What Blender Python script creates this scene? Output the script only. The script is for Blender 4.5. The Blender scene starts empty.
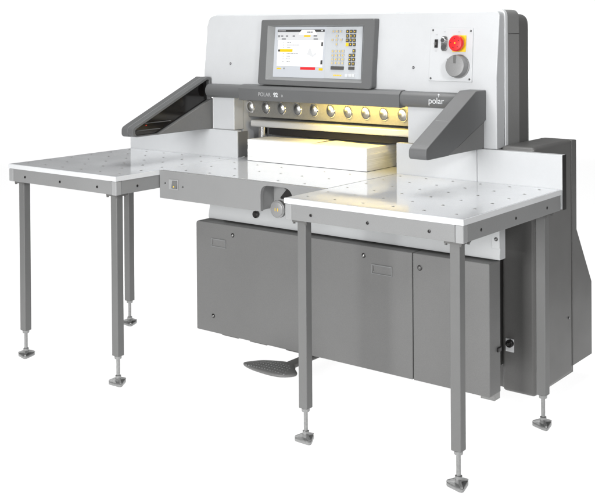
import bpy, bmesh, math, random
from mathutils import Vector, Matrix
random.seed(4)
sc = bpy.context.scene
COL = sc.collection

# ------------------------------------------------------------------ camera
cam_d = bpy.data.cameras.new("camera")
cam = bpy.data.objects.new("camera", cam_d); COL.objects.link(cam)
cam_d.sensor_fit = 'HORIZONTAL'; cam_d.sensor_width = 36.0
cam_d.lens = 36.0 * 1029.934 / 595.0
cam_d.shift_x = -(334.5655 - 297.5) / 595.0
cam_d.shift_y = -(248.0 - 34.867) / 595.0
cam_d.clip_start = 0.05; cam_d.clip_end = 200
CAM = Vector((2.92693, -3.19498, 1.54960))
rt = Vector((0.79851868, 0.60193072, -0.00687958))
up = Vector((4.82e-4, 1.07888e-2, 0.99994168))
fw = Vector((-0.60196984, 0.79847543, -0.00832488))
m = Matrix((rt, up, -fw)).transposed().to_4x4(); m.translation = CAM
cam.matrix_world = m
sc.camera = cam

# ------------------------------------------------------------------ world: a dim grey studio
w = bpy.data.worlds.new("World"); sc.world = w; w.use_nodes = True
bg = w.node_tree.nodes["Background"]
bg.inputs[0].default_value = (1.0, 1.0, 1.0, 1); bg.inputs[1].default_value = 0.13

# ------------------------------------------------------------------ studio lamps and added fill lights
def area(name, loc, target, sx, sy, power, col=(1, 1, 1)):
    l = bpy.data.lights.new(name, 'AREA'); l.shape = 'RECTANGLE'; l.size = sx; l.size_y = sy
    l.energy = power; l.color = col
    o = bpy.data.objects.new(name, l); COL.objects.link(o)
    o.location = loc
    o.rotation_euler = (Vector(target) - Vector(loc)).to_track_quat('-Z', 'Y').to_euler()
    return o
area("key_softbox", (0.5, -5.2, 1.75), (0.2, 0.2, 0.75), 1.8, 1.7, 258)
area("fill_light", (4.2, -5.0, 1.5), (1.05, 0.5, 0.45), 1.2, 1.4, 60)  # added unseen fill, lifts the dark front of the side cover
hf = area("high_fill_softbox", (4.8, -2.6, 3.0), (1.0, 0.75, 1.45), 0.8, 0.8, 9.5); hf.data.spread = math.radians(50)
area("top_softbox", (0.0, 0.2, 4.2), (0.0, 0.2, 0.0), 3.0, 2.0, 125)
FWH = Vector((-0.602, 0.7985, 0)); RTH = Vector((0.7985, 0.602, 0))
def fl(h, v, z=0.0):
    return Vector((CAM.x, CAM.y, z)) + RTH * h + FWH * v
for h0, h1, v0, v1 in ((-3.7, 2.3, 1.4, 6.0), (-6.2, 4.6, 6.0, 12.0), (-9.2, 7.3, 12.0, 20.25)):   # added unseen lamps below the sheet, keep the floor white and shadowless
    l = bpy.data.lights.new("underfloor_fill_light", 'AREA'); l.shape = 'RECTANGLE'
    l.size = h1 - h0; l.size_y = v1 - v0; l.energy = (5.0 if v0 > 11 else 4.6) * l.size * l.size_y
    lo_ = bpy.data.objects.new("underfloor_fill_light", l); COL.objects.link(lo_)
    lo_.location = fl((h0 + h1) / 2, (v0 + v1) / 2, -0.40)
    lo_.rotation_euler = (math.pi, 0, math.atan2(FWH.y, FWH.x) - math.pi / 2)
wallL = bpy.data.lights.new("backdrop_fill_light", 'AREA'); wallL.shape = 'RECTANGLE'  # added unseen lamp behind the sweep, turns the backdrop white
wallL.size = 16.6; wallL.size_y = 2.7; wallL.energy = 292
wo = bpy.data.objects.new("backdrop_fill_light", wallL); COL.objects.link(wo)
wo.location = fl(-0.95, 20.45, 0.97)
wo.rotation_euler = FWH.to_track_quat('Z', 'Y').to_euler()
vs = sc.view_settings
sc.display_settings.display_device = 'sRGB'
vs.view_transform = 'Standard'; vs.look = 'None'; vs.exposure = 0; vs.gamma = 1; vs.use_curve_mapping = False

# ------------------------------------------------------------------ materials
def mat(name, col, rough=0.5, metal=0.0, noise=0.05, scale=220, bump=0.0, spec=0.5, smudge=0.0, emit=None, coat=0.0):
    M = bpy.data.materials.new(name); M.use_nodes = True
    nt = M.node_tree; b = nt.nodes["Principled BSDF"]
    b.inputs["Roughness"].default_value = rough; b.inputs["Metallic"].default_value = metal
    b.inputs["Specular IOR Level"].default_value = spec
    b.inputs["Coat Weight"].default_value = coat
    if len(col) == 3: col = (*col, 1)
    b.inputs["Base Color"].default_value = col
    tc = nt.nodes.new("ShaderNodeTexCoord")
    if noise:
        n = nt.nodes.new("ShaderNodeTexNoise"); n.inputs["Scale"].default_value = scale
        n.inputs["Detail"].default_value = 4
        nt.links.new(tc.outputs["Object"], n.inputs["Vector"])
        r = nt.nodes.new("ShaderNodeMapRange")
        r.inputs[1].default_value = 0.3; r.inputs[2].default_value = 0.7
        r.inputs[3].default_value = 1 - noise; r.inputs[4].default_value = 1 + noise
        nt.links.new(n.outputs["Fac"], r.inputs[0])
        mx = nt.nodes.new("ShaderNodeVectorMath"); mx.operation = 'SCALE'
        mx.inputs[0].default_value = col[:3]
        # broad, faint unevenness (handling marks, dust) on top of the fine grain
        n3 = nt.nodes.new("ShaderNodeTexNoise"); n3.inputs["Scale"].default_value = 3.2
        n3.inputs["Detail"].default_value = 7; n3.inputs["Roughness"].default_value = 0.65
        nt.links.new(tc.outputs["Object"], n3.inputs["Vector"])
        r3 = nt.nodes.new("ShaderNodeMapRange")
        r3.inputs[1].default_value = 0.3; r3.inputs[2].default_value = 0.7
        r3.inputs[3].default_value = 0.955; r3.inputs[4].default_value = 1.035
        nt.links.new(n3.outputs["Fac"], r3.inputs[0])
        mu = nt.nodes.new("ShaderNodeMath"); mu.operation = 'MULTIPLY'
        nt.links.new(r.outputs[0], mu.inputs[0]); nt.links.new(r3.outputs[0], mu.inputs[1])
        nt.links.new(mu.outputs[0], mx.inputs["Scale"])
        nt.links.new(mx.outputs[0], b.inputs["Base Color"])
        if bump:
            bp = nt.nodes.new("ShaderNodeBump"); bp.inputs["Strength"].default_value = bump
            bp.inputs["Distance"].default_value = 0.001
            nt.links.new(n.outputs["Fac"], bp.inputs["Height"])
            nt.links.new(bp.outputs[0], b.inputs["Normal"])
    if smudge:
        n2 = nt.nodes.new("ShaderNodeTexNoise"); n2.inputs["Scale"].default_value = 5.0
        n2.inputs["Detail"].default_value = 6
        nt.links.new(tc.outputs["Object"], n2.inputs["Vector"])
        r2 = nt.nodes.new("ShaderNodeMapRange")
        r2.inputs[1].default_value = 0.3; r2.inputs[2].default_value = 0.7
        r2.inputs[3].default_value = max(0.02, rough - smudge); r2.inputs[4].default_value = rough + smudge
        nt.links.new(n2.outputs["Fac"], r2.inputs[0])
        nt.links.new(r2.outputs[0], b.inputs["Roughness"])
    if emit:
        b.inputs["Emission Color"].default_value = (*emit[0], 1); b.inputs["Emission Strength"].default_value = emit[1]
    return M
WHITE = mat("white_paint", (0.52, 0.53, 0.54), 0.42, noise=0.02, scale=500, bump=0.06, smudge=0.05)
EDGE = mat("white_plastic_edge", (0.68, 0.69, 0.70), 0.35, noise=0.02)
LGREY = mat("light_grey_paint", (0.245, 0.247, 0.247), 0.42, noise=0.05, scale=600, bump=0.12, smudge=0.05)
LGREY2 = mat("corner_casting_paint", (0.325, 0.328, 0.33), 0.38, noise=0.04, scale=600, bump=0.1)
LEGM = mat("leg_grey_paint", (0.150, 0.151, 0.149), 0.42, noise=0.05, scale=600, bump=0.1)
DGREY = mat("dark_grey_paint", (0.147, 0.147, 0.145), 0.45, noise=0.10, scale=650, bump=0.25, smudge=0.06)
BODYM = mat("body_grey_paint", (0.235, 0.235, 0.232), 0.45, noise=0.10, scale=650, bump=0.25)
DGREY2 = mat("charcoal_paint", (0.122, 0.121, 0.118), 0.40, noise=0.10, scale=650, bump=0.25, smudge=0.06)
CONS = mat("console_grey_plastic", (0.115, 0.117, 0.118), 0.45, noise=0.05, scale=900, bump=0.15)
CONS2 = mat("console_bevel_plastic", (0.20, 0.205, 0.205), 0.42, noise=0.05, scale=900, bump=0.1)
BLACK = mat("black_plastic", (0.012, 0.011, 0.011), 0.35, noise=0.1)
GLOSSB = mat("black_acrylic_window", (0.008, 0.007, 0.007), 0.12, noise=0.0)
STEEL = mat("polished_steel", (0.72, 0.73, 0.74), 0.20, 1.0, noise=0.04, scale=300, smudge=0.06)
TABLE = mat("ground_steel_table", (0.66, 0.675, 0.69), 0.10, 0.25, noise=0.07, scale=420, smudge=0.04, spec=0.38)
FOOTM = mat("cast_foot_metal", (0.31, 0.312, 0.31), 0.34, 0.6, noise=0.12, scale=140, bump=0.15)
LIPM = mat("pale_grey_paint", (0.47, 0.48, 0.485), 0.40, noise=0.03, scale=600, bump=0.1)
CHROME = mat("chrome", (0.78, 0.78, 0.79), 0.16, 1.0, noise=0.03)
SATIN = mat("satin_steel", (0.60, 0.60, 0.59), 0.42, 0.5, noise=0.03)
ZINC = mat("zinc_plated_steel", (0.29, 0.29, 0.285), 0.33, 1.0, noise=0.08, scale=150)
CLAMPM = mat("cast_clamp_metal", (0.19, 0.186, 0.17), 0.45, 0.2, noise=0.08, scale=120, bump=0.1)
HOLE = mat("air_nozzle_brass", (0.20, 0.195, 0.185), 0.40, 0.4, noise=0.1)
PAPER = mat("paper", (0.80, 0.80, 0.79), 0.85, noise=0.01, spec=0.2)
RED = mat("red_plastic", (0.62, 0.018, 0.022), 0.32, noise=0.03)
YEL = mat("yellow_plastic", (0.85, 0.55, 0.02), 0.4, noise=0.03)
KEYG = mat("key_grey_plastic", (0.42, 0.43, 0.44), 0.45, noise=0.03)
KEYD = mat("key_dark_plastic", (0.075, 0.073, 0.07), 0.4, noise=0.05)
PADM = mat("keypad_membrane", (0.47, 0.49, 0.51), 0.45, noise=0.02)
PADW = mat("key_outline_grey", (0.60, 0.61, 0.62), 0.45, noise=0.0)
TEXTM = mat("light_grey_print", (0.38, 0.38, 0.385), 0.5, noise=0.0)
GREYP = mat("print_grey", (0.25, 0.25, 0.26), 0.5, noise=0.0)
DIALM = mat("dial_face_aluminium", (0.25, 0.25, 0.25), 0.42, 0.3, noise=0.05, scale=200)
SCR = mat("lcd_grey", (0.3, 0.31, 0.33), 0.25, noise=0.0, emit=((0.50, 0.53, 0.56), 0.55))
SCRW = mat("lcd_white", (0.3, 0.3, 0.3), 0.25, noise=0.0, emit=((1, 1, 1), 0.85))
SCRL = mat("lcd_light", (0.3, 0.3, 0.3), 0.25, noise=0.0, emit=((0.72, 0.74, 0.76), 0.60))
SCRD = mat("lcd_dark", (0.06, 0.06, 0.06), 0.25, noise=0.0)
SCRR = mat("lcd_red", (0.3, 0.02, 0.02), 0.25, noise=0.0, emit=((0.75, 0.02, 0.03), 0.7))
SCRY = mat("lcd_yellow", (0.3, 0.2, 0.0), 0.25, noise=0.0, emit=((0.9, 0.6, 0.03), 0.7))
SCRG = mat("lcd_mid_grey", (0.1, 0.1, 0.1), 0.25, noise=0.0, emit=((0.35, 0.37, 0.4), 0.5))
LEDR = mat("red_led", (0.4, 0.01, 0.01), 0.3, noise=0.0, emit=((1, 0.05, 0.04), 0.5))
LAMPY = mat("amber_lamp", (0.5, 0.3, 0.02), 0.3, noise=0.0, emit=((1, 0.72, 0.1), 0.6))
WARM = mat("work_lamp_tube", (0.8, 0.7, 0.4), 0.3, noise=0.0, emit=((1.0, 0.80, 0.35), 1.2))

def sheet_mat():
    M = bpy.data.materials.new("translucent_white_sheet"); M.use_nodes = True  # made-up sheet that lets the added lamps shine through
    nt = M.node_tree; nt.nodes.clear()
    o = nt.nodes.new("ShaderNodeOutputMaterial"); mx = nt.nodes.new("ShaderNodeMixShader")
    d = nt.nodes.new("ShaderNodeBsdfDiffuse"); t = nt.nodes.new("ShaderNodeBsdfTranslucent")
    d.inputs[0].default_value = (0.9, 0.9, 0.9, 1); t.inputs[0].default_value = (0.95, 0.95, 0.95, 1)
    mx.inputs[0].default_value = 0.6
    nt.links.new(d.outputs[0], mx.inputs[1]); nt.links.new(t.outputs[0], mx.inputs[2])
    nt.links.new(mx.outputs[0], o.inputs[0])
    return M
SWEEPM = sheet_mat()

# ------------------------------------------------------------------ mesh helpers
def rpoly(pts, r, n=4):
    """round the corners of a 2-D polygon; r is one radius or one per corner"""
    out = []; k = len(pts)
    rs = r if isinstance(r, (list, tuple)) else [r] * k
    for i in range(k):
        p = Vector(pts[i]); a = Vector(pts[i - 1]) - p; b = Vector(pts[(i + 1) % k]) - p
        ri = rs[i]
        if ri <= 0: out.append(tuple(p)); continue
        la, lb = a.length, b.length; a.normalize(); b.normalize()
        ang = a.angle(b)
        d = min(ri / math.tan(ang / 2), la * 0.49, lb * 0.49)
        s, e = p + a * d, p + b * d
        for j in range(n + 1):
            t = j / n
            q = (1 - t) ** 2 * s + 2 * t * (1 - t) * p + t * t * e
            out.append(tuple(q))
    return out

class MB:
    def __init__(self): self.bm = bmesh.new(); self.mi = 0
    def _f(self, vs):
        try:
            f = self.bm.faces.new(vs); f.material_index = self.mi; return f
        except ValueError: return None
    def box(self, x0, x1, y0, y1, z0, z1, M=None):
        c = [Vector((x, y, z)) for z in (z0, z1) for y in (y0, y1) for x in (x0, x1)]
        if M: c = [M @ v for v in c]
        v = [self.bm.verts.new(p) for p in c]
        for q in ((0, 2, 3, 1), (4, 5, 7, 6), (0, 1, 5, 4), (2, 6, 7, 3), (0, 4, 6, 2), (1, 3, 7, 5)):
            self._f([v[i] for i in q])
        return self
    def prism(self, pts, a0, a1, axis='x', M=None):
        """pts are (y,z) for x, (x,z) for y, (x,y) for z"""
        def P(p, a):
            v = {'x': (a, p[0], p[1]), 'y': (p[0], a, p[1]), 'z': (p[0], p[1], a)}[axis]
            v = Vector(v); return M @ v if M else v
        A = [self.bm.verts.new(P(p, a0)) for p in pts]; B = [self.bm.verts.new(P(p, a1)) for p in pts]
        n = len(pts)
        self._f(A); self._f(B[::-1])
        for i in range(n):
            j = (i + 1) % n
            self._f([A[i], B[i], B[j], A[j]])
        return self
    def lathe(self, prof, M, n=24, caps=True):
        """prof: (r, h) pairs along local z"""
        rings = []
        for r, h in prof:
            rings.append([self.bm.verts.new(M @ Vector((r * math.cos(2 * math.pi * i / n), r * math.sin(2 * math.pi * i / n), h))) for i in range(n)])
        for a, b in zip(rings, rings[1:]):
            for i in range(n):
                j = (i + 1) % n
                self._f([a[i], a[j], b[j], b[i]])
        if caps:
            self._f(rings[0][::-1]); self._f(rings[-1])
        return self
    def cyl(self, p0, p1, r, n=20, r2=None):
        p0, p1 = Vector(p0), Vector(p1); d = p1 - p0
        M = Matrix.Translation(p0) @ d.to_track_quat('Z', 'Y').to_matrix().to_4x4()
        return self.lathe([(r, 0), (r if r2 is None else r2, d.length)], M, n)
    def build(self, name, mats, parent=None, bevel=0.0, seg=2, smooth=35):
        bmesh.ops.recalc_face_normals(self.bm, faces=self.bm.faces[:])
        me = bpy.data.meshes.new(name); self.bm.to_mesh(me); self.bm.free()
        if not isinstance(mats, (list, tuple)): mats = [mats]
        for q in mats: me.materials.append(q)
        o = bpy.data.objects.new(name, me); COL.objects.link(o)
        if parent is not None: o.parent = parent
        if smooth:
            for p in me.polygons: p.use_smooth = True
            me.set_sharp_from_angle(angle=math.radians(smooth))
        if bevel:
            b = o.modifiers.new("edge_rounding", 'BEVEL'); b.width = bevel; b.segments = seg
            b.limit_method = 'ANGLE'; b.angle_limit = math.radians(40); b.harden_normals = True
        return o
def empty(name, loc, label, cat, group=None):
    o = bpy.data.objects.new(name, None); COL.objects.link(o)
    o.location = (0, 0, 0); o.empty_display_size = 0.1
    o['label'] = label; o['category'] = cat
    if group: o['group'] = group
    return o
def text_mesh(name, s, size, M, material, parent, bold=0.0, depth=0.0006):
    cu = bpy.data.curves.new(name, 'FONT'); cu.body = s; cu.size = size; cu.offset = bold; cu.extrude = depth
    t = bpy.data.objects.new(name, cu); COL.objects.link(t)
    bpy.context.view_layer.update()
    dg = bpy.context.evaluated_depsgraph_get()
    me = bpy.data.meshes.new_from_object(t.evaluated_get(dg))
    COL.objects.unlink(t); bpy.data.objects.remove(t); bpy.data.curves.remove(cu)
    me.transform(M); me.materials.clear(); me.materials.append(material)
    o = bpy.data.objects.new(name, me); COL.objects.link(o); o.parent = parent
    return o
XZ = Matrix.Rotation(math.pi / 2, 4, 'X')     # lettering that faces -Y

# ------------------------------------------------------------------ setting: invented translucent sweep, whitened by the added lamps
b = MB(); bm = b.bm
prof = [(1.2, 0.0, -4.1, 2.7), (5.6, 0.0, -4.2, 2.8), (6.0, 0.0, -6.6, 5.0), (11.6, 0.0, -6.7, 5.1), (12.0, 0.0, -9.7, 7.8), (19.4, 0.0, -9.7, 7.8)]
prof += [(19.4 + 0.6 * math.sin(a), 0.6 * (1 - math.cos(a)), -9.7, 7.8) for a in [math.radians(q) for q in range(10, 91, 10)]] + [(20.0, 2.36, -9.7, 7.8)]
rows = []
for v, z, h0, h1 in prof: rows.append([bm.verts.new(fl(h, v, z)) for h in (h0, h1)])
for a, c in zip(rows, rows[1:]): b._f([a[0], a[1], c[1], c[0]])
flo = b.build("floor", SWEEPM, None, smooth=60); flo['kind'] = 'structure'

# ================================================================== THE CUTTER
T = 0.9127
cutter = empty("paper_cutter", (0, 0, 0), "large white and grey paper cutting machine with screen console and angled guard arms", "paper cutter")

# ---- lower body
MB().box(-0.40, 0.935, 0.345, 0.90, 0.155, 0.78).build("base_body", DGREY2, cutter, 0.006)
MB().box(-0.25, 0.90, 0.74, 0.98, 0.0005, 0.1545).build("plinth", DGREY2, cutter, 0.006)
MB().box(0.985, 1.046, 0.30, 0.345, 0.112, 0.60).build("base_bracket", ZINC, cutter, 0.002)

# cabinet front: two doors
dl = MB().prism(rpoly([(-0.489, 0.140), (0.7075, 0.140), (0.7075, 0.648), (-0.489, 0.648)], [0.006, 0, 0, 0.016], 5), 0.25, 0.338, 'y').build("cabinet_door", DGREY, cutter, 0.005, 3)
dr = MB().prism(rpoly([(0.7105, 0.140), (1.053, 0.140), (1.053, 0.648), (0.7105, 0.648)], [0, 0.006, 0.006, 0], 5), 0.25, 0.338, 'y').build("cabinet_door", DGREY, cutter, 0.005, 3)
def screw(x, z, y, parent, r=0.008, mt=ZINC, name="screw", axis='y', sgn=-1):
    d = Vector((0, sgn, 0)) if axis == 'y' else Vector((sgn, 0, 0))
    M = Matrix.Translation(Vector((x, y, z))) @ d.to_track_quat('Z', 'Y').to_matrix().to_4x4()
    bb = MB(); bb.lathe([(r * 1.25, -0.001), (r * 1.25, 0.0012), (r * 1.0, 0.002)], M, 16)
    bb.mi = 1
    bb.lathe([(r * 0.85, 0.0015), (r * 0.75, 0.0045), (r * 0.4, 0.006)], M, 16)
    return bb.build(name, [BLACK, mt], parent)
def handle(x0, x1, z0, z1, y, parent):
    bb = MB()
    # shallow pull: proud rim, sunk tray
    for q in ((x0, x1, z1 - .004, z1), (x0, x1, z0, z0 + .003), (x0, x0 + .004, z0 + .003, z1 - .004), (x1 - .003, x1, z0 + .003, z1 - .004)):
        bb.box(q[0], q[1], y - 0.003, y + 0.001, q[2], q[3])
    bb.mi = 1; bb.prism([(y - 0.0006, z0 + .003), (y + 0.0005, z0 + .003), (y + 0.0005, z1 - .004), (y - 0.0025, z1 - .0042)][:4], x0 + .004, x1 - .003, 'x')
    bb.mi = 2; bb.box(x0 + .004, x0 + .011, y - 0.0032, y + 0.0004, z0 + .012, z1 - .004)
    return bb.build("recessed_handle", [CONS2, DGREY, DGREY2], parent)
handle(-0.390, -0.300, 0.538, 0.576, 0.25, dl)
handle(0.511, 0.612, 0.538, 0.577, 0.25, dl)
screw(-0.257, 0.604, 0.25, dl); screw(-0.382, 0.217, 0.25, dl); screw(0.472, 0.606, 0.25, dl)
screw(0.744, 0.592, 0.25, dr, 0.009, DGREY2, "door_lock")
# hinge tabs under the doors
for x in (-0.33, -0.16, 0.05): MB().box(x, x + 0.10, 0.252, 0.30, 0.1372, 0.1405).build("hinge_tab", DGREY2, dl, 0.001)

# silver lip plate behind the cabinet top
pp = [(0.345, 0.655), (0.345, 0.785), (0.306, 0.785), (0.306, 0.712), (0.297, 0.668), (0.299, 0.655)]
lip = MB().prism(pp, -0.454, 1.072, 'x').build("lip_plate", LIPM, cutter, 0.002)
MB().box(1.040, 1.0725, 0.296, 0.3055, 0.6995, 0.785).build("end_strip", LIPM, lip, 0.001)
screw(1.058, 0.735, 0.296, lip, 0.006)
bb = MB(); M0 = Matrix.Translation((-0.157, 0.306, 0.703)) @ Vector((0, -1, 0)).to_track_quat('Z', 'Y').to_matrix().to_4x4()
bb.lathe([(0.013, 0), (0.0150, 0.004), (0.0165, 0.008), (0.0160, 0.016), (0.011, 0.0205)], M0, 24)
bb.build("lip_knob", BLACK, lip)

# ---- main table
holes = [(-0.36, .221), (-0.215, .221), (-0.07, .221), (0.055, .221), (0.175, .218), (0.316, .221), (-0.36, .375), (-0.07, .374), (0.312, .377), (-0.215, .375), (0.175, .375), (-0.36, .06), (-0.07, .06), (0.175, .06), (-0.215, .06), (0.316, .06)]
def plate_holes(bb, pts, z):
    for x, y in pts:
        M = Matrix.Translation((x, y, z))
        bb.mi = 1; bb.lathe([(0.0062, -0.001), (0.0062, 0.0002), (0.0050, 0.0007)], M, 14)
        bb.mi = 2; bb.lathe([(0.0036, 0.0004), (0.0032, 0.0011)], M, 10)
bb = MB(); bb.box(-0.4665, 0.4645, 0.0205, 1.05, T - 0.012, T); plate_holes(bb, holes, T)
mt = bb.build("table_plate", [TABLE, ZINC, HOLE], cutter)
# fascia with the rounded recess for the hand wheel
fp = [(-0.4665, 0.789), (0.130, 0.789), (0.130, 0.898), (0.300, 0.898), (0.300, 0.789), (0.4645, 0.789), (0.4645, T - 0.0005), (-0.4665, T - 0.0005)]
fp = rpoly(fp, [0, 0, 0.040, 0.05, 0, 0, 0, 0], 6)
fas = MB().prism(fp, 0.0, 0.020, 'y').build("table_front", LGREY, cutter, 0.0025)
bb = MB(); bb.box(-0.460, 0.128, 0.0205, 0.335, 0.793, T - 0.0125); bb.box(0.305, 0.4645, 0.0205, 0.335, 0.793, T - 0.0125)
bb.box(0.129, 0.304, 0.085, 0.335, 0.793, T - 0.0125)
bb.build("table_frame", LGREY, cutter)
# switch on the table front
bb = MB(); bb.box(-0.404, -0.346, -0.004, -0.0002, 0.834, 0.878)
sw = bb.build("switch_plate", LGREY2, fas, 0.0015)
sw2 = MB(); sw2.prism([(-0.0042, 0.838), (-0.0125, 0.842), (-0.007, 0.872), (-0.0042, 0.874)], -0.380, -0.350, 'x'); sw2.build("rocker_switch", LEGM, cutter, 0.001)
MB().box(-0.367, -0.363, -0.0135, -0.010, 0.846, 0.852).build("indicator_lamp", LAMPY, cutter)
screw(-0.430, 0.858, 0.0, fas, 0.003); screw(-0.320, 0.850, 0.0, fas, 0.003)
# hand wheel in the recess
wh = MB(); M0 = Matrix.Translation((0.222, 0.012, 0.808)) @ Vector((0.05, -1, 0)).to_track_quat('Z', 'Y').to_matrix().to_4x4()
wh.lathe([(0.020, -0.06), (0.020, -0.006), (0.034, -0.004), (0.036, 0.0), (0.036, 0.014), (0.033, 0.017)], M0, 40)
wheel = wh.build("hand_wheel", FOOTM, cutter)
wh = MB(); wh.lathe([(0.0295, 0.0172), (0.0295, 0.0185), (0.027, 0.0195)], M0, 36); wh.build("wheel_face", DIALM, wheel)
for dx in (-0.006, 0.007):
    MB().box(0.222 + dx - .0015, 0.222 + dx + .0015, -0.0085, -0.006, 0.801, 0.813).build("wheel_mark", YEL, wheel)
MB().prism(rpoly([(0.205, 0.845), (0.262, 0.845), (0.298, 0.888), (0.245, 0.888)], 0.006), 0.03, 0.07, 'y').build("wheel_bracket", BLACK, cutter, 0.002)
screw(0.196, 0.882, 0.085, cutter, 0.006)

# ---- white side panels behind the tables
for x0, x1 in ((-1.223, -0.458), (0.4665, 0.8590), (0.8606, 1.2345)):
    MB().box(x0, x1, 0.5055, 0.5355, 0.835, 1.046).build("side_panel", WHITE, cutter, 0.002)
MB().box(1.2348, 1.2365, 0.5050, 0.5360, 0.833, 1.0455).build("panel_end_dark", BLACK, cutter)  # black strip paints the shade on the panel's end face and gap
MB().box(-0.4577, -0.4565, 0.512, 0.58, 0.916, 1.04).build("panel_end_dark", DGREY, cutter)

# ---- uprights and head
for x0, x1 in ((-0.632, -0.4905), (0.517, 0.944)): MB().box(x0, x1, 0.5885, 0.80, 0.915, 1.24).build("inner_cheek", WHITE, cutter)
# hood: slightly raked front
def hy(z): return 0.523 + 0.112 * (z - 1.37)
hp = [(-0.688, 1.257), (0.9445, 1.257), (0.9445, 1.607), (-0.688, 1.607)]
def raked(poly, off0, off1, bb=None):
    """extrude an outline in the raked hood plane from off0 (front) to off1, offsets along Y"""
    bb = bb or MB()
    A = [bb.bm.verts.new((x, hy(z) + off0, z)) for x, z in poly]; B = [bb.bm.verts.new((x, hy(z) + off1, z)) for x, z in poly]
    bb._f(A); bb._f(B[::-1]); n = len(poly)
    for i in range(n):
        j = (i + 1) % n; bb._f([A[i], B[i], B[j], A[j]])
    return bb
ZK = 1.334
low = [(-0.632, 1.0465), (-0.490, 1.0465), (-0.490, 1.257), (0.5165, 1.257), (0.5165, 1.0465), (0.9445, 1.0465), (0.9445, ZK), (-0.688, ZK), (-0.688, 1.257), (-0.632, 1.257)]
upr = rpoly([(-0.688, ZK), (0.9445, ZK), (0.9445, 1.607), (-0.688, 1.607)], [0, 0, 0.022, 0.045], 6)
bb = MB()
def yf(z): return max(0.519, hy(z))
va = {}
def vv(x, z, y):
    k = (round(x, 5), round(z, 5), round(y, 5))
    if k not in va: va[k] = bb.bm.verts.new((x, y, z))
    return va[k]
for poly in (low, upr):
    bb._f([vv(x, z, yf(z)) for x, z in poly]); bb._f([vv(x, z, 0.588) for x, z in poly][::-1])
rim = low[:7] + upr[2:] + low[8:]
for i in range(len(rim)):
    (xa, za), (xb, zb_) = rim[i], rim[(i + 1) % len(rim)]
    bb._f([vv(xa, za, yf(za)), vv(xa, za, 0.588), vv(xb, zb_, 0.588), vv(xb, zb_, yf(zb_))])
hood = bb.build("hood", WHITE, cutter, 0.004)
def ell(x0, xi, x1, z0, zi, z1, ra, rb):
    """upright outline with a foot on its right: wide above zi, only xi..x1 below"""
    return rpoly([(x0, zi), (xi, zi), (xi, z0), (x1, z0), (x1, z1), (x0, z1)], [0, 0, 0, 0, ra, rb], 6)
MB().prism(ell(-0.692, 0.930, 0.949, 1.0475, 1.258, 1.617, 0.032, 0.045), 0.5885, 0.610, 'y').build("hood_trim", EDGE, cutter, 0.0015)
MB().prism(ell(-0.690, 0.60, 0.947, 0.80, 1.26, 1.615, 0.034, 0.045), 0.6105, 0.716, 'y').build("upper_body", BODYM, cutter, 0.003)
bb = MB(); bb.prism(rpoly([(-0.680, 0.80), (0.9445, 0.80), (0.9445, 1.598), (-0.680, 1.598)], [0, 0, 0.05, 0.05], 6), 0.8005, 0.806, 'y')
bb.prism(rpoly([(0.60, 0.80), (0.9445, 0.80), (0.9445, 1.598), (0.60, 1.598)], [0, 0, 0.05, 0.0], 6), 0.7165, 0.800, 'y')
bb.build("rear_cover", DGREY2, cutter, 0.006, 3)
MB().box(0.9471, 0.9478, 0.62, 0.715, 1.5135, 1.5155).build("cover_seam", BLACK, cutter)
for x, z in ((-0.515, 1.371), (0.545, 1.371)): screw(x, z, hy(z), hood, 0.005, GREYP)

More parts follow.
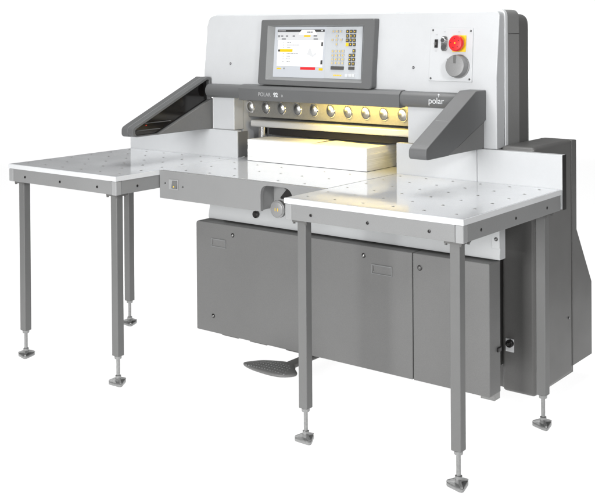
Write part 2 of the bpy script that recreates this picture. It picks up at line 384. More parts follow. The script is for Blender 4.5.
# ---- guard arms
def arm(dx, dy, inner):
    """inner = +1: hollow side faces +X"""
    x0, x1 = dx, dx + 0.078
    beam = [(0.222, 1.0485), (0.582, 1.188), (0.590, 1.262), (0.566, 1.286), (0.440, 1.286), (0.086, 1.103), (0.060, 1.088), (0.058, 1.0475)]
    if inner > 0: beam = [(0.222, 1.0485), (0.578, 1.192), (0.578, 1.276), (0.572, 1.300), (0.548, 1.306), (0.086, 1.103), (0.060, 1.090), (0.058, 1.0475)]
    beam = [(y + dy, z) for y, z in beam]
    rr = [0.0, 0.004, 0.012, 0.012, 0.02, 0.02, 0.02, 0.022] if inner < 0 else [0.0, 0.004, 0.006, 0.012, 0.012, 0.02, 0.02, 0.024]
    bm_ = rpoly(beam, rr, 5)
    if inner < 0:
        a = MB().prism(bm_, x0, x1, 'x').build("guard_arm", CONS, cutter, 0.009, 3)
        web = [(0.232, 1.0475), (0.588, 1.186), (0.578, 1.060), (0.560, 1.0475)]
        MB().prism(rpoly([(y + dy, z) for y, z in web], [0, 0, 0.01, 0.01]), x0 + 0.006, x1 - 0.010, 'x').build("arm_web", DGREY, a, 0.003)
        gl = MB(); gl.prism([(0.30 + dy, 1.0715), (0.55 + dy, 1.168), (0.55 + dy, 1.172), (0.30 + dy, 1.0755)], x1 - 0.0095, x1 - 0.0085, 'x')
        gl.build("arm_groove", BLACK, a)
        # parting line over the top of the arm
        s = (1.286 - 1.098) / (0.440 - 0.078)
        y_ = 0.235 + dy; z_ = 1.098 + s * (0.235 - 0.078)
        MB().prism([(y_, z_ - 0.001), (y_ + .002, z_ - 0.001 + .002 * s), (y_ + .002, z_ + .0006 + .002 * s), (y_, z_ + .0006)], x0 + 0.012, x1 - 0.012, 'x').build("arm_seam", CONS2, a)
    else:
        a = MB().prism(bm_, x0, x1 - 0.035, 'x').build("guard_arm", CONS, cutter, 0.006, 3)
        # rim along nose, top and rear of the hollow side
        oy = [(0.222, 1.0485), (0.085, 1.0475), (0.066, 1.052), (0.058, 1.066), (0.060, 1.084), (0.070, 1.095), (0.548, 1.306), (0.574, 1.300), (0.578, 1.192)]
        iy = [(0.222, 1.0530), (0.092, 1.0530), (0.080, 1.057), (0.074, 1.067), (0.075, 1.078), (0.084, 1.086), (0.546, 1.291), (0.562, 1.287), (0.565, 1.192)]
        rim = MB(); n = 6
        o_ = [(y + dy, z) for y, z in oy]; i_ = [(y + dy, z) for y, z in iy]
        ring = o_ + i_[::-1]
        rim.prism(ring, x1 - 0.0345, x1, 'x').build("arm_rim", CONS, a, 0.003)
        MB().prism([(y + dy, z) for y, z in [(0.092, 1.0535), (0.222, 1.0535), (0.5645, 1.192), (0.5615, 1.2865), (0.546, 1.2905), (0.084, 1.0855), (0.0755, 1.078), (0.0745, 1.067)]], x1 - 0.0345, x1 - 0.022, 'x').build("arm_window", GLOSSB, a)
        for z, y0, y1 in ((1.104, 0.15, 0.315), (1.073, 0.10, 0.245)):
            MB().box(x1 - 0.0218, x1 - 0.016, y0 + dy, y1 + dy, z, z + 0.003).build("arm_rail", CONS, a)
        MB().box(x1 - 0.0218, x1 - 0.019, 0.157 + dy, 0.163 + dy, 1.0935, 1.0965).build("arm_led", LEDR, a)
        web = [(0.215, 1.0475), (0.588, 1.198), (0.588, 1.0475)]
        MB().prism([(y + dy, z) for y, z in web], x1 - 0.0345, x1 - 0.002, 'x').build("arm_web", DGREY, a, 0.002)
    return a
arm(0.818, 0.0, -1)
arm(-0.714, -0.062, +1)

# ---- crossbar with lettering
xb = MB().cyl((-0.634, 0.500, 1.238), (0.8175, 0.500, 1.238), 0.0335, 32).build("crossbar", CONS, cutter)
prof = rpoly([(0.510, 1.2755), (0.478, 1.272), (0.4625, 1.257), (0.4630, 1.202), (0.480, 1.199), (0.515, 1.201)], [0.004, 0.008, 0.003, 0.004, 0.004, 0.004], 3)
MB().prism(prof, -0.410, 0.510, 'x').build("bar_fascia", CONS, xb, 0.001)
MB().cyl((0.6, 0.5, 1.238), (0.6025, 0.5, 1.238), 0.0337, 32).build("sleeve_joint", DGREY2, xb)
text_mesh("bar_lettering", "POLAR", 0.0255, Matrix.Translation((-0.285, 0.4622, 1.2235)) @ XZ, TEXTM, xb)
text_mesh("bar_lettering", "92", 0.0270, Matrix.Translation((-0.190, 0.4622, 1.2235)) @ XZ, PADW, xb, 0.0011)
text_mesh("bar_lettering", "x", 0.0250, Matrix.Translation((-0.143, 0.4622, 1.2235)) @ XZ, TEXTM, xb)
# maker's mark on the round sleeve: lettering wrapped on the tube, with the little spark over it
lg = text_mesh("maker_mark", "polar", 0.036, Matrix.Translation((0.655, 0.4648, 1.226)) @ XZ, PADW, xb, 0.0002)
bb = MB(); bb.box(0.7035, 0.7060, 0.4655, 0.4668, 1.2530, 1.2680); bb.prism([(0.7045, 1.268), (0.712, 1.2615), (0.7045, 1.262)], 0.4660, 0.4668, 'y'); bb.prism([(0.7045, 1.262), (0.697, 1.2615), (0.7045, 1.268)], 0.4660, 0.4668, 'y')
bb.build("maker_spark", PADW, xb)

# ---- clamp, knife bar and inside of the cutting throat
MB().box(-0.489, 0.516, 0.622, 0.74, 1.106, 1.30).build("clamp_beam", CLAMPM, cutter, 0.004)
for i in range(10):
    x = -0.470 + i * 0.0995
    M0 = Matrix.Translation((x, 0.622, 1.155)) @ Vector((0.12, -1, 0.0)).to_track_quat('Z', 'Y').to_matrix().to_4x4()
    M0 = M0 @ Matrix.Rotation(math.radians(16), 4, 'Z') @ Matrix.Diagonal((1.0, 1.32, 1.0, 1.0))
    q = MB(); q.lathe([(0.0235, -0.004), (0.0235, 0.006), (0.021, 0.009)], M0, 28); q.mi = 1
    q.lathe([(0.018, 0.0092), (0.015, 0.0100), (0.009, 0.0135), (0.006, 0.014)], M0, 20)
    q.build("clamp_bolt", [CHROME, ZINC], cutter)
kb = MB().prism(rpoly([(0.600, 1.060), (0.600, 1.092), (0.700, 1.096), (0.700, 1.056)], [0.010, 0.010, 0, 0], 5), -0.455, 0.516, 'x').build("knife_bar", SATIN, cutter, 0.002)
MB().box(-0.36, 0.516, 0.625, 0.74, 1.024, 1.0555).build("knife_carrier", BLACK, cutter, 0.002)
MB().cyl((-0.405, 0.635, 0.913), (-0.405, 0.635, 1.0585), 0.022, 24).build("guide_post", CHROME, cutter)
MB().box(-0.489, 0.516, 0.86, 0.90, 0.914, 1.30).build("throat_back", BLACK, cutter)
MB().box(-0.489, 0.516, 0.59, 0.86, 1.3005, 1.31).build("throat_roof", BLACK, cutter)
MB().box(-0.12, 0.46, 0.520, 0.535, 1.206, 1.2135).build("work_lamp", WARM, cutter, 0.002)
wl = bpy.data.lights.new("work_lamp_light", 'AREA'); wl.shape = 'RECTANGLE'; wl.size = 0.50; wl.size_y = 0.02; wl.energy = 2.8; wl.color = (1.0, 0.73, 0.16)
wlo = bpy.data.objects.new("work_lamp_light", wl); COL.objects.link(wlo); wlo.parent = cutter
wlo.location = (0.21, 0.530, 1.203); wlo.rotation_euler = Vector((0, 1, -0.8)).to_track_quat('-Z', 'Y').to_euler()

# ---- control console
def dsk(x, z): return x
oc = rpoly([(-0.300, 1.278), (0.357, 1.274), (0.354, 1.583), (-0.301, 1.583)], [0.014, 0.014, 0.008, 0.008], 4)
ic = rpoly([(-0.252, 1.302), (0.306, 1.300), (0.300, 1.556), (-0.258, 1.556)], [0.004] * 4, 4)
bc = rpoly([(-0.227, 1.3135), (0.284, 1.3135), (0.279, 1.549), (-0.231, 1.549)], [0.003] * 4, 4)
bb = MB(); n = len(oc)
def ring(poly, off): return [bb.bm.verts.new((x, hy(z) + off, z)) for x, z in poly]
Rb = ring(oc, -0.0005); Ro = ring(oc, -0.034)
oc2 = [(x * 0.992 + 0.0002, 1.43 + (z - 1.43) * 0.984) for x, z in oc]
Ro2 = ring(oc2, -0.038); Ri = ring(ic, -0.038); Rs = ring(bc, -0.013)
for a, c in ((Rb, Ro), (Ro, Ro2), (Ro2, Ri)):
    for i in range(n):
        j = (i + 1) % n; bb._f([a[i], a[j], c[j], c[i]])
bb.mi = 1
for i in range(n):
    j = (i + 1) % n; bb._f([Ri[i], Ri[j], Rs[j], Rs[i]])
bb.mi = 0; bb._f(Rb[::-1])
console = bb.build("control_console", [CONS, CONS2], cutter, smooth=25)
def tile(rects, name, mt, off0, off1, parent):
    bb = MB()
    for x0, x1, z0, z1 in rects:
        k = 0.02
        raked([(x0, z0), (x1, z0), (x1, z1), (x0, z1)], off0, off1, bb)
    return bb.build(name, mt, parent)
def D(r):  # square up
    n_, x0, x1, z0, z1 = r
    d = 0.06 * (1.43 - (z0 + z1) / 2)
    return (x0 - d, x1 - d, z0, z1)
S = [('bar', -0.221, 0.059, 1.525, 1.536), ('white', -0.208, 0.062, 1.366, 1.486), ('light', -0.218, 0.061, 1.487, 1.524), ('red', -0.061, 0.027, 1.351, 1.363), ('yel', -0.194, -0.117, 1.432, 1.445), ('blk', -0.205, -0.193, 1.433, 1.443), ('t', -0.155, -0.131, 1.474, 1.478), ('t', -0.154, -0.081, 1.462, 1.466), ('t', -0.153, -0.129, 1.449, 1.453), ('t', -0.151, -0.078, 1.423, 1.427), ('t', -0.15, -0.127, 1.41, 1.414), ('t', -0.149, -0.126, 1.398, 1.402), ('t', -0.148, -0.125, 1.385, 1.389), ('n', -0.179, -0.173, 1.475, 1.478), ('n', -0.178, -0.172, 1.462, 1.466), ('n', -0.177, -0.171, 1.45, 1.453), ('n', -0.175, -0.169, 1.423, 1.427), ('n', -0.173, -0.168, 1.41, 1.414), ('n', -0.172, -0.166, 1.398, 1.401), ('n', -0.171, -0.165, 1.385, 1.389), ('y', -0.202, -0.176, 1.351, 1.357), ('g', -0.161, -0.153, 1.351, 1.358), ('y', 0.048, 0.071, 1.349, 1.36), ('d', 0.048, 0.058, 1.46, 1.478), ('d', 0.054, 0.065, 1.377, 1.396), ('g', -0.215, -0.202, 1.5, 1.51), ('g', -0.196, -0.183, 1.502, 1.509), ('g', -0.167, -0.153, 1.502, 1.509), ('g', -0.126, -0.112, 1.502, 1.509), ('y', -0.059, -0.02, 1.502, 1.51), ('bt', -0.045, -0.01, 1.519, 1.527), ('g', -0.002, 0.019, 1.503, 1.511), ('g', -0.19, -0.165, 1.489, 1.495), ('g', 0.0, 0.025, 1.489, 1.495)]
K = [('k', 0.106, 0.12, 1.521, 1.533), ('k', 0.126, 0.14, 1.521, 1.533), ('k', 0.146, 0.16, 1.521, 1.533), ('k', 0.128, 0.142, 1.5, 1.512), ('k', 0.105, 0.119, 1.483, 1.494), ('k', 0.129, 0.143, 1.483, 1.495), ('k', 0.153, 0.167, 1.483, 1.495), ('k', 0.131, 0.145, 1.463, 1.474), ('k', 0.113, 0.127, 1.431, 1.444), ('k', 0.114, 0.129, 1.412, 1.425), ('k', 0.116, 0.13, 1.395, 1.407), ('k', 0.117, 0.131, 1.378, 1.39), ('k', 0.133, 0.147, 1.432, 1.444), ('k', 0.134, 0.149, 1.413, 1.425), ('k', 0.136, 0.15, 1.395, 1.408), ('k', 0.137, 0.151, 1.378, 1.391), ('k', 0.153, 0.167, 1.432, 1.444), ('k', 0.154, 0.168, 1.413, 1.426), ('k', 0.155, 0.17, 1.395, 1.408), ('k', 0.157, 0.171, 1.378, 1.391), ('k', 0.171, 0.185, 1.432, 1.445), ('k', 0.172, 0.186, 1.413, 1.426), ('k', 0.174, 0.188, 1.395, 1.408), ('k', 0.175, 0.189, 1.378, 1.391), ('d', 0.119, 0.191, 1.355, 1.37), ('d', 0.185, 0.2, 1.519, 1.534), ('d', 0.187, 0.201, 1.499, 1.514), ('d', 0.188, 0.203, 1.479, 1.495), ('y', 0.19, 0.204, 1.461, 1.476), ('d', 0.205, 0.219, 1.519, 1.534), ('d', 0.207, 0.221, 1.499, 1.514), ('d', 0.208, 0.222, 1.48, 1.495), ('d', 0.209, 0.223, 1.461, 1.476), ('d', 0.225, 0.239, 1.519, 1.534), ('d', 0.226, 0.24, 1.499, 1.514), ('d', 0.227, 0.241, 1.48, 1.495), ('d', 0.229, 0.243, 1.461, 1.476), ('d', 0.231, 0.245, 1.433, 1.448), ('d', 0.213, 0.227, 1.412, 1.427), ('d', 0.232, 0.246, 1.413, 1.428), ('d', 0.214, 0.228, 1.394, 1.409), ('d', 0.234, 0.248, 1.394, 1.409), ('d', 0.216, 0.23, 1.375, 1.39), ('d', 0.235, 0.249, 1.375, 1.39), ('d', 0.218, 0.25, 1.356, 1.37), ('w', 0.203, 0.22, 1.324, 1.337), ('w', 0.222, 0.239, 1.325, 1.337), ('w', 0.24, 0.256, 1.325, 1.338)]
# screen: one mesh, printed layers stepped 0.3 mm
bb = MB()
mats = [SCR, SCRD, SCRW, SCRL, SCRR, SCRY, SCRG]
def lay(rects, mi, off):
    bb.mi = mi
    for x0, x1, z0, z1 in rects:
        A = [bb.bm.verts.new((x, hy(z) + off, z)) for x, z in ((x0, z0), (x1, z0), (x1, z1), (x0, z1))]
        bb._f(A)
lay([(-0.2305, 0.0755, 1.314, 1.5485)], 0, -0.0135)
lay([D(r) for r in S if r[0] == 'bar'], 1, -0.0138)
lay([D(r) for r in S if r[0] == 'light'], 3, -0.0138)
lay([D(r) for r in S if r[0] == 'white'], 2, -0.0138)
lay([D(r) for r in S if r[0] == 'red'], 4, -0.0138)
lay([D(r) for r in S if r[0] == 'yel'], 5, -0.0142)
lay([D(r) for r in S if r[0] == 'y'], 5, -0.0142)
# the read-out bubble
bb.mi = 2
bp = rpoly([(-0.088, 1.512), (0.022, 1.512), (0.006, 1.534), (-0.070, 1.534)], [0.002, 0.002, 0.01, 0.01], 4)
bb._f([bb.bm.verts.new((x, hy(z) - 0.0141, z)) for x, z in bp])
# page picture in the list
bb.mi = 3
bb._f([bb.bm.verts.new((x, hy(z) - 0.0142, z)) for x, z in ((-0.03, 1.422), (0.005, 1.408), (0.027, 1.424), (0.022, 1.432), (0.004, 1.420), (-0.012, 1.452), (-0.02, 1.447))])
lay([D(r) for r in S if r[0] in ('blk',)], 1, -0.0146)
def chips(r, h):   # a line of unreadable small print: broken dashes
    x0, x1, z0, z1 = r; out = []; x = x0
    while x < x1 - 0.002:
        wd = random.uniform(0.003, 0.008); out.append((x, min(x + wd, x1), z0, z1)); x += wd + random.uniform(0.0012, 0.002)
    return out
txt = []
for r in S:
    if r[0] in ('t', 'bt'): txt += chips(D(r), 0)
lay(txt, 6, -0.0146)
lay([D(r) for r in S if r[0] in ('n', 'g')], 6, -0.0146)
lay([D(r) for r in S if r[0] == 'd'], 1, -0.0146)
lay([(-0.21, -0.165, 1.5290, 1.5315), (0.045, 0.055, 1.528, 1.533)], 3, -0.0142)
bb.build("screen", mats, console, smooth=0)
# keypad
bb = MB(); raked([(0.0765, 1.314), (0.2835, 1.314), (0.2785, 1.5485), (0.0765, 1.5485)], -0.0155, -0.0130, bb)
bb.build("keypad", PADM, console)
for r in K:
    x0, x1, z0, z1 = D(r)
    mt = {'k': KEYG, 'd': KEYD, 'y': YEL, 'w': PADW}[r[0]]
    q = MB(); raked(rpoly([(x0, z0), (x1, z0), (x1, z1), (x0, z1)], 0.0018, 2), -0.0195, -0.0150, q)
    q.mi = 1
    if r[0] in 'kd' and x1 - x0 < 0.03:
        cx, cz = (x0 + x1) / 2, (z0 + z1) / 2; s = 0.0025
        A = [q.bm.verts.new((x, hy(z) - 0.0198, z)) for x, z in ((cx - s, cz - s), (cx + s, cz - s), (cx + s, cz + s * 1.2), (cx - s, cz + s * 1.2))]; q._f(A)
    q.build("key", [mt, YEL], console)
q = MB()
for i in range(5): raked([(0.130 + i * .0095, 1.3265), (0.1375 + i * .0095, 1.3265), (0.1375 + i * .0095, 1.3325), (0.130 + i * .0095, 1.3325)], -0.0162, -0.0152, q)
q.build("keypad_mark", YEL, console)

# ---- operator panel on the right of the hood
op = raked(rpoly([(0.626, 1.318), (0.833, 1.317), (0.828, 1.538), (0.625, 1.542)], 0.004), -0.0035, 0.001).build("operator_panel", WHITE, cutter, 0.001)
bb = MB()
for a, c in (((0.626, 1.318), (0.833, 1.317)), ((0.833, 1.317), (0.828, 1.538)), ((0.828, 1.538), (0.625, 1.542)), ((0.625, 1.542), (0.626, 1.318))):
    dx, dz = (c[0] - a[0]), (c[1] - a[1]); L = math.hypot(dx, dz); nx, nz = -dz / L * .0012, dx / L * .0012
    raked([(a[0] - nx, a[1] - nz), (c[0] - nx, c[1] - nz), (c[0] + nx, c[1] + nz), (a[0] + nx, a[1] + nz)], -0.0008, 0.0005, bb)
bb.build("panel_gap", KEYG, op)
def hp_M(x, z, off): return Matrix.Translation((x, hy(z) + off, z)) @ Vector((0, -1, 0.112)).to_track_quat('Z', 'Y').to_matrix().to_4x4()
for x, z in ((0.636, 1.531), (0.818, 1.527), (0.636, 1.328), (0.822, 1.328)): screw(x, z, hy(z) - 0.0035, op, 0.0035, ZINC)
# dial
dial = MB(); M0 = hp_M(0.770, 1.380, -0.0035)
dial.lathe([(0.050, 0.0), (0.050, 0.004), (0.046, 0.006), (0.0465, 0.030), (0.043, 0.037), (0.030, 0.0385)], M0, 48)
dial = dial.build("jog_dial", DIALM, op)
q = MB(); q.box(-0.006, 0.006, 0.010, 0.044, 0.0380, 0.0395, M0); q.build("dial_mark", ZINC, dial)
for dx, dz in ((-0.056, 0.028), (-0.059, -0.005)): raked([(0.770 + dx - .004, 1.38 + dz), (0.770 + dx + .004, 1.38 + dz), (0.770 + dx + .004, 1.38 + dz + .0035), (0.770 + dx - .004, 1.38 + dz + .0035)], -0.0042, -0.0034).build("dial_scale", ZINC, op)
# emergency switch
raked([(0.735, 1.4405), (0.799, 1.4405), (0.799, 1.509), (0.735, 1.509)], -0.007, -0.0036).build("switch_base", YEL, op, 0.001)
q = MB(); M0 = hp_M(0.765, 1.474, -0.007)
q.lathe([(0.017, 0), (0.017, 0.010), (0.033, 0.013), (0.034, 0.024), (0.030, 0.030), (0.015, 0.032)], M0, 40)
es = q.build("emergency_switch", RED, op)
q = MB()
for ang in (0.6, 1.7, 3.0, 4.3, 5.4): q.lathe([(0.0025, 0.0300), (0.0025, 0.0316)], M0 @ Matrix.Translation((0.019 * math.cos(ang), 0.019 * math.sin(ang), 0)), 10)
q.build("switch_mark", BLACK, es)
q = MB(); q.lathe([(0.0035, 0.0318), (0.0035, 0.0328)], M0, 10); q.build("switch_centre", YEL, es)
# key switch
q = MB(); raked([(0.648, 1.457), (0.6635, 1.457), (0.6635, 1.492), (0.648, 1.492)], -0.008, -0.0036, q); q.build("slide_switch", BLACK, op, 0.001)
q = MB(); raked([(0.653, 1.468), (0.6585, 1.468), (0.6585, 1.481), (0.653, 1.481)], -0.011, -0.0081, q); q.build("slide_tab", KEYD, op)
# oval toggle
q = MB(); raked(rpoly([(0.680, 1.443), (0.710, 1.443), (0.710, 1.506), (0.680, 1.506)], 0.0145, 6), -0.007, -0.0036, q); tg = q.build("toggle_plate", ZINC, op, 0.001)
q = MB(); M0 = hp_M(0.695, 1.488, -0.007); q.lathe([(0.011, 0), (0.011, 0.012), (0.009, 0.014)], M0, 24); q.lathe([(0.012, 0), (0.012, 0.003)], hp_M(0.695, 1.459, -0.007), 24); q.build("toggle_button", CHROME, tg)
for x, z in ((0.655, 1.512), (0.694, 1.524), (0.763, 1.524), (0.655, 1.443)): raked([(x - .005, z - .0022), (x + .005, z - .0022), (x + .005, z + .0022), (x - .005, z + .0022)], -0.0041, -0.0036).build("panel_mark", KEYG, op)
raked([(0.639, 1.472), (0.6425, 1.472), (0.6425, 1.478), (0.639, 1.478)], -0.0041, -0.0036).build("panel_mark", KEYG, op)

# ---- tall side cover on the right
bb = MB(); bb.prism([(0.538, 0.066), (0.538, 1.062), (0.8945, 1.062), (0.8945, 0.072)], 0.952, 1.100, 'x')
cov = bb.build("side_cover", DGREY2, cutter, 0.016, 4)
MB().prism([(0.8975, 0.098), (0.8975, 1.060), (0.944, 1.058), (0.944, 0.674), (1.100, 0.419), (1.100, 0.098)], 0.952, 1.0995, 'x').build("cover_rear", DGREY2, cov, 0.004)
MB().prism([(0.60, 0.07), (0.91, 0.07), (0.91, 0.0975), (0.60, 0.0975)], 0.952, 1.094, 'x').build("cover_skirt", DGREY2, cov)
for y, z in ((0.743, 0.996), (0.854, 0.313), (0.70, 0.80)): screw(1.100, z, y, cov, 0.0045, GREYP, axis='x', sgn=1)
# latch plate
bb = MB(); bb.box(0.972, 1.008, 0.532, 0.5378, 0.232, 0.284); lp = bb.build("latch_plate", EDGE, cov, 0.001)
q = MB(); M0 = Matrix.Translation((0.994, 0.532, 0.268)) @ Vector((0, -1, 0)).to_track_quat('Z', 'Y').to_matrix().to_4x4()
q.lathe([(0.0155, 0), (0.0155, 0.014), (0.013, 0.017)], M0, 24); q.mi = 1; q.lathe([(0.006, 0.0172), (0.006, 0.024)], M0, 6)
q.build("latch_knob", [BLACK, ZINC], cov)
MB().box(1.0535, 1.0600, 0.306, 0.334, 0.300, 0.316).build("door_hook", BLACK, cutter, 0.002)

# ---- foot pedal
def smooth_loop(P, k=5):
    out = []; n = len(P)
    for i in range(n):
        p0, p1, p2, p3 = [Vector(P[(i + j - 1) % n]) for j in range(4)]
        for q in range(k):
            t = q / k
            out.append(tuple(0.5 * ((2 * p1) + (p2 - p0) * t + (2 * p0 - 5 * p1 + 4 * p2 - p3) * t * t + (3 * p1 - p0 - 3 * p2 + p3) * t ** 3)))
    return out
pts = smooth_loop([(-0.101, 0.142), (-0.040, 0.116), (0.030, 0.106), (0.095, 0.105), (0.145, 0.118), (0.176, 0.150), (0.174, 0.178), (0.140, 0.208), (0.110, 0.240), (0.062, 0.262), (0.010, 0.250), (-0.055, 0.216), (-0.092, 0.170)])
bb = MB(); cx, cy, zp = 0.045, 0.175, 0.070
rings = []
for sc_, dz in ((0.90, 0.0), (0.985, 0.003), (1.0, 0.008), (0.985, 0.0125), (0.93, 0.0155), (0.70, 0.0185), (0.35, 0.0200)):
    rings.append([bb.bm.verts.new((cx + (x - cx) * sc_, cy + (y - cy) * sc_, zp + dz)) for x, y in pts])
n = len(pts); bb._f(rings[0][::-1]); bb._f(rings[-1])
for a, c in zip(rings, rings[1:]):
    for i in range(n):
        j = (i + 1) % n; bb._f([a[i], a[j], c[j], c[i]])
ped = bb.build("foot_pedal", DGREY, cutter, smooth=60)
bb = MB()
for r in range(5):
    for c in range(16):
        y = 0.125 + r * 0.022; x = -0.066 + c * 0.0150 + (r % 2) * 0.0075
        if -0.078 + r * 0.020 < x < 0.158 - r * 0.012:
            bb.lathe([(0.0042, -0.003), (0.0038, 0.0016), (0.0018, 0.0024)], Matrix.Translation((x, y, zp + 0.0155 + 0.0045 * (1 - min(1, math.hypot((x - cx) / 0.13, (y - cy) / 0.075)) ** 2))), 8)
bb.build("pedal_tread", CONS2, ped)
bb = MB(); bb.prism(rpoly([(0.046, 0.068), (0.104, 0.068), (0.100, 0.086), (0.050, 0.086)], 0.006), 0.21, 0.60, 'y'); bb.build("pedal_arm", DGREY2, ped)

# ================================================================== SIDE TABLES
def side_table(ox, legs, label):
    """ox = left edge; every table is 0.765 wide and 0.755 deep"""
    W = 0.7555 if ox < 0 else 0.7645
    x0, x1, y0, y1 = ox, ox + W, -0.2513, 0.5045
    t = empty("side_table", (0, 0, 0), label, "side table", "perforated side tables bolted beside the cutter")
    bb = MB(); bb.box(x0, x1, y0, y1, T - 0.0205, T - 0.001)
    bb.mi = 1; bb.box(x0 + 0.004, x1 - 0.004, y0 + 0.004, y1 - 0.001, T - 0.0009, T)
    pts = [(ox + 0.054 + 0.1285 * i, -0.1795 + 0.1262 * j) for i in range(6) for j in range(6)]
    z = T
    for x, y in pts:
        M = Matrix.Translation((x, y, z))
        bb.mi = 2; bb.lathe([(0.0062, -0.0005), (0.0062, 0.0002), (0.0050, 0.0007)], M, 14)
        bb.mi = 3; bb.lathe([(0.0036, 0.0004), (0.0032, 0.0011)], M, 10)
    bb.build("table_top", [EDGE, TABLE, ZINC, HOLE], t)
    zb, zt = T - 0.080, T - 0.0206
    i = 0.0015; c = 0.034
    bb = MB()
    bb.box(x0 + c, x1 - c, y0 + i + .0008, y0 + 0.014, zb, zt)
    bb.box(x1 - 0.014, x1 - i - .0008, y0 + c, y1 - 0.005, zb, zt)
    bb.box(x0 + i, x0 + 0.014, y0 + c, y1 - 0.005, zb, zt)
    bb.box(x0 + 0.0141, x1 - 0.0141, y1 - 0.02, y1 - 0.006, zb, zt)
    bb.box(x0 + 0.0145, x1 - 0.0145, y0 + 0.0145, y1 - 0.0205, zt - 0.02, zt - 0.002)
    ap = bb.build("apron", LGREY, t, 0.0015)
    for cx in ((x0 + i, x0 + c), (x1 - c, x1 - i)):
        MB().box(cx[0], cx[1], y0 + i, y0 + c, zb - 0.002, zt).build("corner_block", LGREY2, t, 0.005, 3)
    for k in range(3):
        x = ox + 0.125 + k * 0.2535
        q = MB(); M0 = Matrix.Translation((x, y0 + i - 0.0008, 0.8590)) @ Vector((0, -1, 0)).to_track_quat('Z', 'Y').to_matrix().to_4x4()
        q.lathe([(0.0058, -0.001), (0.0058, 0.0008), (0.0048, 0.0014)], M0, 16); q.mi = 1; q.lathe([(0.0032, 0.0012), (0.0026, 0.0018)], M0, 6)
        q.build("socket_screw", [BLACK, GLOSSB], ap)
    for k in range(3):
        y = -0.128 + k * 0.2545
        q = MB(); M0 = Matrix.Translation((x1 - i - 0.0008, y, 0.8590)) @ Vector((1, 0, 0)).to_track_quat('Z', 'Y').to_matrix().to_4x4()
        q.lathe([(0.0058, -0.001), (0.0058, 0.0008), (0.0048, 0.0014)], M0, 16); q.mi = 1; q.lathe([(0.0032, 0.0012), (0.0026, 0.0018)], M0, 6)
        q.build("socket_screw", [BLACK, GLOSSB], ap)
    hw, hd = 0.0198, 0.018
    for lx, ly in legs:
        q = MB(); q.box(lx - hw, lx + hw, ly - hd, ly + hd, 0.126, zb - 0.010)
        leg = q.build("leg", LEGM, t, 0.0035, 3)
        q = MB(); q.box(lx - 0.034, lx + 0.034, ly - 0.030, ly + 0.034, zb - 0.0098, zb - 0.0022)
        for sx in (-1, 1):
            for sy in (-1, 1):
                q.cyl((lx + sx * 0.028, ly + sy * 0.026, zb - 0.016), (lx + sx * 0.028, ly + sy * 0.026, zb - 0.0099), 0.0055, 6)
        q.build("leg_flange", DGREY2, leg)
        q = MB(); M0 = Matrix.Translation((lx, ly, 0))
        q.lathe([(0.0150, 0.1140), (0.0165, 0.1255)], M0, 20); q.mi = 0
        q.lathe([(0.0078, 0.030), (0.0078, 0.1139)], M0, 20)
        q.lathe([(0.0125, 0.030), (0.0125, 0.040), (0.0079, 0.043)], M0, 18)
        # cast foot: three rounded lobes, a rib running up each to the hub
        tw = random.uniform(-14, 14)      # each foot was screwed down to its own angle
        A6 = [math.radians(80 + tw + 60 * k_) for k_ in range(6)]
        st = [((0.052 if k_ % 2 == 0 else 0.026) * math.cos(a_), (0.052 if k_ % 2 == 0 else 0.026) * math.sin(a_)) for k_, a_ in enumerate(A6)]
        st = rpoly(st, [0.016, 0.02] * 3, 5); n = len(st)
        rg = [[q.bm.verts.new(M0 @ Vector((x * f_, y * f_, h_))) for x, y in st] for f_, h_ in ((0.97, 0.0006), (1.0, 0.002), (1.0, 0.0115), (0.92, 0.0145), (0.40, 0.0165), (0.27, 0.0300))]
        q._f(rg[0][::-1]); q._f(rg[-1])
        for ra_, rb_ in zip(rg, rg[1:]):
            for a_ in range(n):
                b_ = (a_ + 1) % n; q._f([ra_[a_], ra_[b_], rb_[b_], rb_[a_]])
        for k_ in (0, 2, 4):
            Mr = M0 @ Matrix.Rotation(A6[k_], 4, 'Z')
            q.prism([(0.010, 0.014), (0.043, 0.014), (0.041, 0.0190), (0.012, 0.0310)], -0.004, 0.004, 'y', Mr)
        q.build("levelling_foot", FOOTM, leg)
    return t
side_table(-1.2230, ((-1.165, -0.204), (-0.5175, -0.204), (-1.165, 0.440)), "perforated steel table on slim legs, below the guard arm with the black window")
side_table(0.4668, ((0.525, -0.204), (1.180, -0.204), (1.180, 0.440)), "perforated steel table on slim legs, in front of the tall dark side cover")

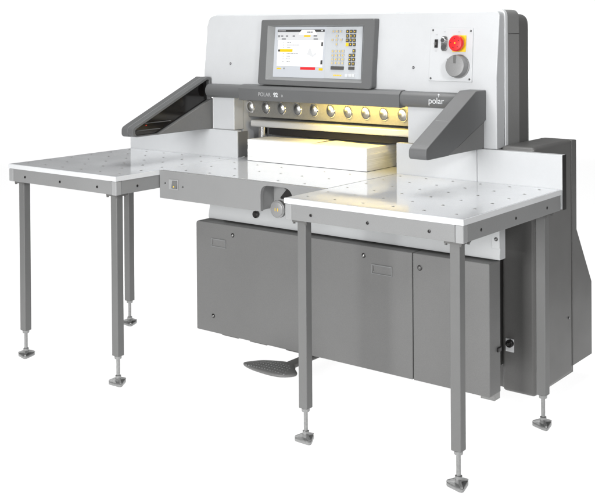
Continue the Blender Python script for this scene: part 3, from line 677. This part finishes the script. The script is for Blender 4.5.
# ================================================================== PAPER
def paper_mat():
    M = mat("paper_sheets", (0.83, 0.83, 0.82), 0.85, noise=0.0, spec=0.2)
    nt = M.node_tree; b = nt.nodes["Principled BSDF"]
    tc = nt.nodes.new("ShaderNodeTexCoord"); mp = nt.nodes.new("ShaderNodeMapping")
    mp.inputs["Scale"].default_value = (2.5, 2.5, 900)
    n = nt.nodes.new("ShaderNodeTexNoise"); n.inputs["Scale"].default_value = 1.0; n.inputs["Detail"].default_value = 3
    r = nt.nodes.new("ShaderNodeMapRange")
    for i_, v_ in ((1, .3), (2, .7), (3, .74), (4, 1.05)): r.inputs[i_].default_value = v_
    mx = nt.nodes.new("ShaderNodeVectorMath"); mx.operation = 'SCALE'; mx.inputs[0].default_value = (0.83, 0.83, 0.82)
    bp = nt.nodes.new("ShaderNodeBump"); bp.inputs["Strength"].default_value = 0.35; bp.inputs["Distance"].default_value = 0.001
    L = nt.links.new
    L(tc.outputs["Object"], mp.inputs["Vector"]); L(mp.outputs[0], n.inputs["Vector"]); L(n.outputs["Fac"], r.inputs[0])
    L(r.outputs[0], mx.inputs["Scale"]); L(mx.outputs[0], b.inputs["Base Color"]); L(n.outputs["Fac"], bp.inputs["Height"]); L(bp.outputs[0], b.inputs["Normal"])
    return M
PAPERS = paper_mat()
# a block of reams, each pack squared up by hand and so a hair off its neighbours
bb = MB(); zq = T + 0.0018; k = 0
while zq < T + 0.099:
    hgt = random.uniform(0.004, 0.011); dx, dy = random.uniform(-.0014, .0014), random.uniform(-.0010, .0010)
    z1 = min(zq + hgt, T + 0.1015)
    bb.box(-0.3605 + dx, 0.3345 + dx, 0.4715 + dy, 0.820, zq, z1); zq = z1 + 0.00015
stack = bb.build("paper_stack", PAPERS, None, 0)
stack['label'] = "white block of stacked paper lying on the polished table under the clamp"; stack['category'] = "paper stack"
# top sheets that have not settled flat
def sheet(x0, x1, y0, y1, z, f):
    b = MB(); nx, ny = 30, 12
    g = [[b.bm.verts.new((x0 + (x1 - x0) * i / nx, y0 + (y1 - y0) * j / ny, z + f(i / nx, j / ny))) for i in range(nx + 1)] for j in range(ny + 1)]
    for j in range(ny):
        for i in range(nx): b._f([g[j][i], g[j][i + 1], g[j + 1][i + 1], g[j + 1][i]])
    o = b.build("loose_sheet", PAPER, stack)
    so = o.modifiers.new("thickness", 'SOLIDIFY'); so.thickness = 0.0003
    return o
zs = zq + 0.0008
sheet(-0.3600, 0.020, 0.4725, 0.620, zs, lambda u, v: 0.006 * u * u * v)
sheet(0.055, 0.3335, 0.4722, 0.620, zs, lambda u, v: 0.004 * (1 - u) ** 2 * (0.3 + v))
